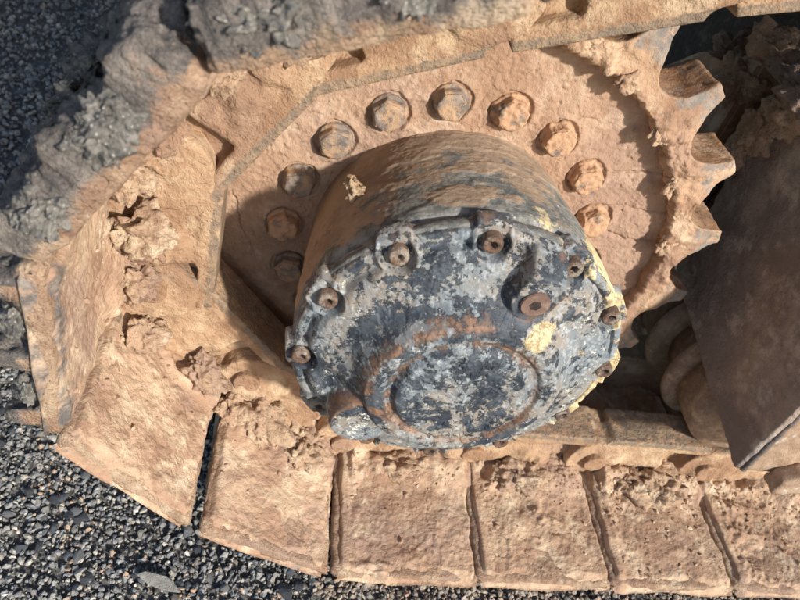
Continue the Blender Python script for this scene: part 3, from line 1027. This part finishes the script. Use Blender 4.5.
add('housing', mesh_np('housing', V, grid_quads(na, len(yy), cu=True, flip=True), set_), MAT_DRUM, parent=drive)

# cover: height field over the disc
CR = 0.1567
CA = [math.radians(154.5 - 30 * i) for i in range(12)]
nr, na = 210, 1000
rr = np.linspace(0.0005, 0.1665, nr)
aa = np.linspace(0, 2 * np.pi, na, endpoint=False)
AA, RR = np.meshgrid(aa, rr, indexing='ij')
lugw = np.zeros(na)
for a in CA:
    da = (aa - a + np.pi) % (2 * np.pi) - np.pi
    lugw = np.maximum(lugw, sm(np.abs(da) * CR, 0.0190, 0.0120))
RR[:, -14:] += np.linspace(0, 1, 14)[None, :] * 0.0075 * lugw[:, None]
X, Z, r = (RR * np.cos(AA)).ravel(), (RR * np.sin(AA)).ravel(), RR.ravel()
P = np.stack([X, 0 * X, Z], 1)
rw = r + 0.0012 * fbm(P, 18, 3, 5)
prof_r = np.array([0, .060, .0650, .0670, .0695, .0735, .0775, .086, .094, .101, .108, .118, .132, .146, .150, .1535, .1565, .1585, .1620, .1640, .1665])
prof_h = np.array([.2405, .2405, .2400, .2370, .2335, .2335, .2372, .2378, .2350, .2255, .2165, .2100, .2060, .2025, .1990, .1910, .1885, .1918, .1918, .1900, .1880])
h = np.interp(rw, prof_r, prof_h)
floor = 0.1880
for a in CA:
    d = np.hypot(X - CR * math.cos(a), Z - CR * math.sin(a)) + 0.0008 * fbm(P, 50, 2, 3)
    out = X * math.cos(a) + Z * math.sin(a) > CR
    lat = np.abs(-X * math.sin(a) + Z * math.cos(a))
    d = np.where(out, lat + 0 * d, d)
    near = (X * math.cos(a) + Z * math.sin(a)) > 0
    k_ = sm(d, 0.0165, 0.0125) * near
    h = h * (1 - k_) + floor * k_
    lug = sm(np.hypot(X - CR * math.cos(a), Z - CR * math.sin(a)), 0.0215, 0.0180) * near * (1 - k_)
    h = np.maximum(h, h * (1 - lug) + 0.1975 * lug)
def boss(x, z, r1, r2, top, tail=None):
    global h
    d = np.hypot(X - x, Z - z) + 0.0010 * fbm(P, 40, 2, 31)
    if tail:
        L_ = math.hypot(x, z); ux, uz = x / L_, z / L_
        al = (X - x) * ux + (Z - z) * uz
        la = np.abs(-(X - x) * uz + (Z - z) * ux)
        d = np.where((al > 0) & (al < tail), la * (1 + 0.0 * al), np.where(al >= tail, np.hypot(la, al - tail), d))
    k_ = sm(d, r2, r1)
    h = np.maximum(h, h * (1 - k_) + top * k_)
    return sm(d, r2 + 0.004, r2 - 0.003) * (1 - sm(d, r1, r1 - 0.006))
e1 = boss(0.0335, 0.1195, 0.0195, 0.0260, 0.2235, 0.020)
e2 = boss(-0.088, -0.068, 0.030, 0.038, 0.2300, 0.0)
for a in CA:       # screw pockets stay open
    dd = np.hypot(X - CR * math.cos(a), Z - CR * math.sin(a))
    k_ = sm(dd, 0.0135, 0.0105)
    h = h * (1 - k_) + floor * k_
h = np.minimum(h, np.interp(rw, [0, .150, .1600, .1640, .1665, .176], [.3, .2300, .2050, .1930, .1900, .1880]))
# valley beside the lower boss
dv = np.hypot(X + 0.128, Z + 0.032)
h -= 0.007 * sm(dv, 0.020, 0.006) * sm(r, 0.158, 0.145)
h += 0.0010 * fbm(P, 30, 4, 7) + 0.0005 * fbm(P, 120, 3, 9)
pit, _ = worley(P, 130, 77)
h += 0.0008 * sm(fbm(P, 55, 4, 63), 0.05, 0.12) - 0.0006 * sm(pit, 0.3, 0.1)
capm = sm(r, 0.066, 0.060)
h += capm * 0.0012 * sm(fbm(P, 48, 4, 19), -0.02, 0.06)
h = h.reshape(na, nr); h[:, -1] = 0.172; h = h.ravel()          # outer skirt
V = np.stack([X, -h, Z], 1)
deg = (np.degrees(AA.ravel()) + 360) % 360
rust = 0.74 * np.exp(-((r - 0.0735 + 0.004 * fbm(P, 22, 3, 66)) / 0.0078) ** 2)
rust = np.maximum(rust, 0.68 * np.exp(-((r - 0.094) / 0.010) ** 2) * sm(deg, 78, 95) * sm(deg, 205, 185))
rust = np.maximum(rust, 0.75 * e2 * sm(r, .150, .13)); rust = np.maximum(rust, 0.45 * e1)
rust = np.maximum(rust, 0.42 * sm(r, 0.160, 0.1655))
white = -0.12 * capm + 0.45 * sm(deg, 190, 150) * sm(r, 0.115, 0.14) * sm(deg, 130, 150) + 0.7 * sm(np.hypot(X + .010, Z - .069), 0.022, 0.006) \
    + 0.5 * sm(deg, 70, 40) * sm(r, 0.09, 0.13) + 0.45 * sm(deg, 330, 300) * sm(deg, 180, 220) * sm(r, .10, .12) + 0.5 * sm(np.hypot(X + .09, Z + .07), 0.03, 0.012)
white = np.where((deg < 30) | (deg > 300), np.maximum(white, 0.55 * sm(r, 0.08, 0.12)), white)
cream = 0.80 * sm(np.hypot((X - .050) / 1.7, Z - .083), 0.0185, 0.004) + 0.62 * np.where((deg > 330) | (deg < 20), sm(r, 0.148, 0.158), 0) \
    + 0.62 * sm(deg, 80, 50) * sm(r, 0.150, 0.161) * sm(deg, 15, 30) + 0.5 * np.where((deg > 300) & (deg < 345), sm(r, 0.140, 0.152), 0) + 0.35 * np.where(deg < 60, sm(np.hypot(X - .10, Z - .05), .05, .01), 0)
mk = np.clip(np.stack([rust, cream, white], 1), -0.2, 1)
cover = add('cover', mesh_np('cover', V, grid_quads(na, nr, cu=True, flip=True), mk), MAT_COVER, parent=drive)

def screw_mesh(seed):
    """socket head screw: cylinder with a recessed hexagon, axis along -y"""
    bm = bmesh.new()
    ro, ri, top = 0.0092, 0.0044, -0.012
    def ringv(rad, y, nseg=24, hexa=False):
        out = []
        for i in range(nseg):
            a = 2 * math.pi * i / nseg
            q = rad
            if hexa:
                q = rad * math.cos(math.pi / 6) / math.cos((a % (math.pi / 3)) - math.pi / 6)
            q *= 1 + 0.03 * random.uniform(-1, 1)
            out.append(bm.verts.new((q * math.cos(a), y + random.uniform(-.0002, .0002), q * math.sin(a))))
        return out
    rs = [ringv(ro, 0.003), ringv(ro, top + 0.0018), ringv(ro - 0.0012, top), ringv(ri + 0.0012, top + 0.0002, 24, True), ringv(ri, top + 0.0010, 24, True), ringv(ri * 0.92, top + 0.0065, 24, True)]
    for a, b in zip(rs[:-1], rs[1:]):
        for i in range(24):
            bm.faces.new((a[i], a[(i + 1) % 24], b[(i + 1) % 24], b[i]))
    bm.faces.new(rs[-1])
    bmesh.ops.recalc_face_normals(bm, faces=bm.faces[:])
    me = bpy.data.meshes.new('screw')
    bm.to_mesh(me); bm.free()
    me.polygons.foreach_set('use_smooth', np.full(len(me.polygons), True))
    return me
SCREWS = [screw_mesh(i) for i in range(3)]
def scr(name, j, a, mat):
    o = add(name, SCREWS[j % 3], mat, parent=drive)
    o.location = (CR * math.cos(a), -floor + 0.001, CR * math.sin(a))
    o.rotation_euler = (random.uniform(-.05, .05), random.uniform(0, 6.28), random.uniform(-.05, .05))
    return o
for i, a in enumerate(CA):
    scr('screw', i, a, MAT_RUST)

# plug
bm = bmesh.new()
bm_prism(bm, circle(0, 0, 0.0135, 40), 1, -0.003, 0.004)
bmesh.ops.bevel(bm, geom=[e for e in bm.edges if all(v.co.y < 0 for v in e.verts)], offset=0.0008, segments=2, affect='EDGES')
me = bpy.data.meshes.new('drain_plug'); bm.to_mesh(me); bm.free()
plug = add('filler_plug', me, MAT_PLUG, parent=drive)
plug.location = (0.0335, -0.2237, 0.1195)
bm = bmesh.new()
bm_prism(bm, circle(0, 0, 0.0056, 6), 1, -0.0034, 0.0)
me = bpy.data.meshes.new('socket'); bm.to_mesh(me); bm.free()
sk = add('socket', me, MAT_SCREWHOLE, parent=plug)
# clods on top of the housing
MAT_CLOD = make_mud('pale_clod', (0.50, 0.36, 0.22), (0.36, 0.24, 0.14), (0.62, 0.48, 0.32))
for (a, y, s, sd) in [(137.5, -.083, (.012, .010, .007), 71), (139.5, -.060, (.006, .005, .004), 72)]:
    o = add('mud_clump', clump_mesh('mud_clump', s, sd, 1.1, 4, 170), MAT_CLOD, parent=drive)
    o.location = (.166 * math.cos(math.radians(a)), y, .166 * math.sin(math.radians(a)))

# ------------------------------------------------------------------ track frame
frame = thing('undercarriage', 'dark dirt covered steel end of the undercarriage beam beside the sprocket', 'undercarriage', (0.6, 0.0, -0.14))
def solid(name, bm, mat, parent, bev=0.004, loc=None):
    if bev:
        bmesh.ops.bevel(bm, geom=bm.edges[:], offset=bev, segments=2, affect='EDGES')
    me = bpy.data.meshes.new(name); bm.to_mesh(me); bm.free()
    return add(name, me, mat, parent=parent, loc=loc)
def dented(amp, seed, lowmud=0.0):
    def fn(V, N):
        W = V + seed
        d = amp * fbm(W, 9, 4, seed) + 0.35 * amp * fbm(W, 60, 4, seed + 3)
        cake = sm(fbm(W, 12, 4, seed + 7), 0.02, 0.22)
        d = d + 0.0022 * cake * (0.5 + billow(W, 60, 3, seed + 9))
        sc_ = sm(np.abs(fbm(W * np.array([1, 1, 2.2]), 26, 3, seed + 12)), 0.02, 0.0) * sm(fbm(W, 10, 2, seed + 14), 0.0, 0.2)
        return d - 0.0006 * sc_, np.stack([0 * d, 0.5 * sc_, 0 * d], 1)
    return fn
bm = bmesh.new()
bm_prism(bm, [(-.204, -.138), (-.206, .030), (.085, .245), (.112, .21), (.122, .11), (.108, -.02), (.104, -.07)], 0, 0.400, 0.412)
add('end_plate', organic(bm, 0.0032, dented(0.0022, 5), 3, 'end_plate'), MAT_ENDPLATE, parent=frame)
bm = bmesh.new()
bm_prism(bm, [(.411, -.138), (.95, -.138), (.95, .42), (.76, .42), (.411, .028)], 1, -.2055, -.186)  # tall part, out of view, is added to shade the top plate
side = add('side_plate', organic(bm, 0.0045, dented(0.0018, 9), 2, 'side_plate'), MAT_SIDE, parent=frame)
bm = bmesh.new()
for i in range(46):      # weld bead up the corner
    z0 = -.134 + i * 0.0036
    bm_prism(bm, circle(.4105, -.2045, 0.0042 + random.uniform(-.0006, .0006), 8, i), 2, z0 - 0.0006, z0 + 0.0042)
add('weld_bead', organic(bm, 0.0016, None, 1, 'weld_bead'), MAT_FRAME, parent=frame)
bm = bmesh.new()
bm_prism(bm, [(.445, -.146), (.95, -.146), (.95, -.108), (.47, -.108), (.448, -.122)], 1, -.230, -.2040)
add('lower_guard', organic(bm, 0.0035, dented(0.0018, 13), 4, 'lower_guard'), MAT_SIDE, parent=frame)
bm = bmesh.new()
bm_prism(bm, [(-.180, .020), (-.180, .050), (.080, .236), (.205, .240), (.205, .215), (.09, .212)], 0, .4055, 1.1)
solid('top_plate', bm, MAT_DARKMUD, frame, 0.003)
bm = bmesh.new()
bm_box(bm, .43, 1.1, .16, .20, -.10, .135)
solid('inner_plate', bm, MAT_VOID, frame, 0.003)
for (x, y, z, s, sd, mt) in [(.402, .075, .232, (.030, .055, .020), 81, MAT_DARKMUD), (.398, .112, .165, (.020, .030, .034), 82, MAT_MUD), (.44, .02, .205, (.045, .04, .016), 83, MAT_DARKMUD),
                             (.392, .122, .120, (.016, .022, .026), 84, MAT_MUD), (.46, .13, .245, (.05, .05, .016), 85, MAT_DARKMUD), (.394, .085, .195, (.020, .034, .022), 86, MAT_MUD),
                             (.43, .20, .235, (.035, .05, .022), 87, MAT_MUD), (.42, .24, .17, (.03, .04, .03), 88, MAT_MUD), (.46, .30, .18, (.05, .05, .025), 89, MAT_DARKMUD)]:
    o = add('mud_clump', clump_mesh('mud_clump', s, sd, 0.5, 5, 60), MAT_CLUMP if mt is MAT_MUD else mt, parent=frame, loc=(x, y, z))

# body and axle deep in the shade behind
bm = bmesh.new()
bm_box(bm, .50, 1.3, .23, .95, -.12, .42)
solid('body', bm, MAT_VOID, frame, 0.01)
bm = bmesh.new()
bm_prism(bm, [(.205, -.12), (.205, .215), (.36, .16), (.50, .05), (.50, -.12)], 0, .415, .498)
solid('gusset', bm, MAT_MUD, frame, 0.006)
bm = bmesh.new()
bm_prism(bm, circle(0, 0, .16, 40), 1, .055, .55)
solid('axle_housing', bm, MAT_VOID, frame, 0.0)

# ------------------------------------------------------------------ unseen upper body, added overhead for its shade
upper = thing('unseen_upper_body', 'unseen excavator upper body, added overhead to shade the ground behind the track', 'machine body', (0.8, 1.4, 0.78))
bm = bmesh.new()
bm_prism(bm, [(-1.15, .52), (-1.05, .38), (2.6, .38), (2.6, 2.6), (-1.05, 2.6), (-1.25, 2.3), (-1.30, 1.5), (-1.25, .8)], 2, .80, 1.75)
solid('counterweight', bm, MAT_FRAME, upper, 0.03)
bm = bmesh.new()
bm_box(bm, -.9, 2.5, .45, 2.5, .74, .797)
solid('floor_plate', bm, MAT_VOID, upper, 0.01)

# ------------------------------------------------------------------ track roller
roller = thing('track_roller', 'flanged steel track roller resting on the lower links', 'roller', (0.495, 0.02, -0.248))
def revolve(prof, n=72):
    V = []
    for r_, y_ in prof:
        for i in range(n):
            a = 2 * math.pi * i / n
            V.append((r_ * math.cos(a), y_, r_ * math.sin(a)))
    q = grid_quads(len(prof), n, cv=True)
    return np.array(V), q
def rev_part(name, prof, mat):
    V, q = revolve(prof)
    me = mesh_np(name, V, q)
    N = normals(me)
    setv(me, V + N * (0.0012 * fbm(V, 35, 3, 4))[:, None])
    bm = bmesh.new(); bm.from_mesh(me)
    bmesh.ops.recalc_face_normals(bm, faces=bm.faces[:])
    bm.to_mesh(me); bm.free()
    return add(name, me, mat, parent=roller, loc=(0.495, 0.0, -0.165))
rev_part('tread', [(.001, -.104), (.040, -.104), (.062, -.100), (.078, -.094), (.083, -.086), (.083, -.036), (.070, -.030), (.001, -.03)], MAT_ROLLER)
rev_part('flange', [(.05, -.029), (.095, -.028), (.100, -.022), (.100, -.014), (.093, -.006), (.05, -.004)], MAT_ROLLER)
rev_part('barrel', [(.001, -.003), (.07, -.003), (.07, .043), (.001, .043)], MAT_ROLLER)
rev_part('flange', [(.05, .044), (.093, .046), (.100, .054), (.100, .062), (.095, .068), (.05, .069)], MAT_ROLLER)
rev_part('tread', [(.001, .07), (.070, .07), (.083, .076), (.083, .126), (.078, .134), (.04, .144), (.001, .144)], MAT_ROLLER)
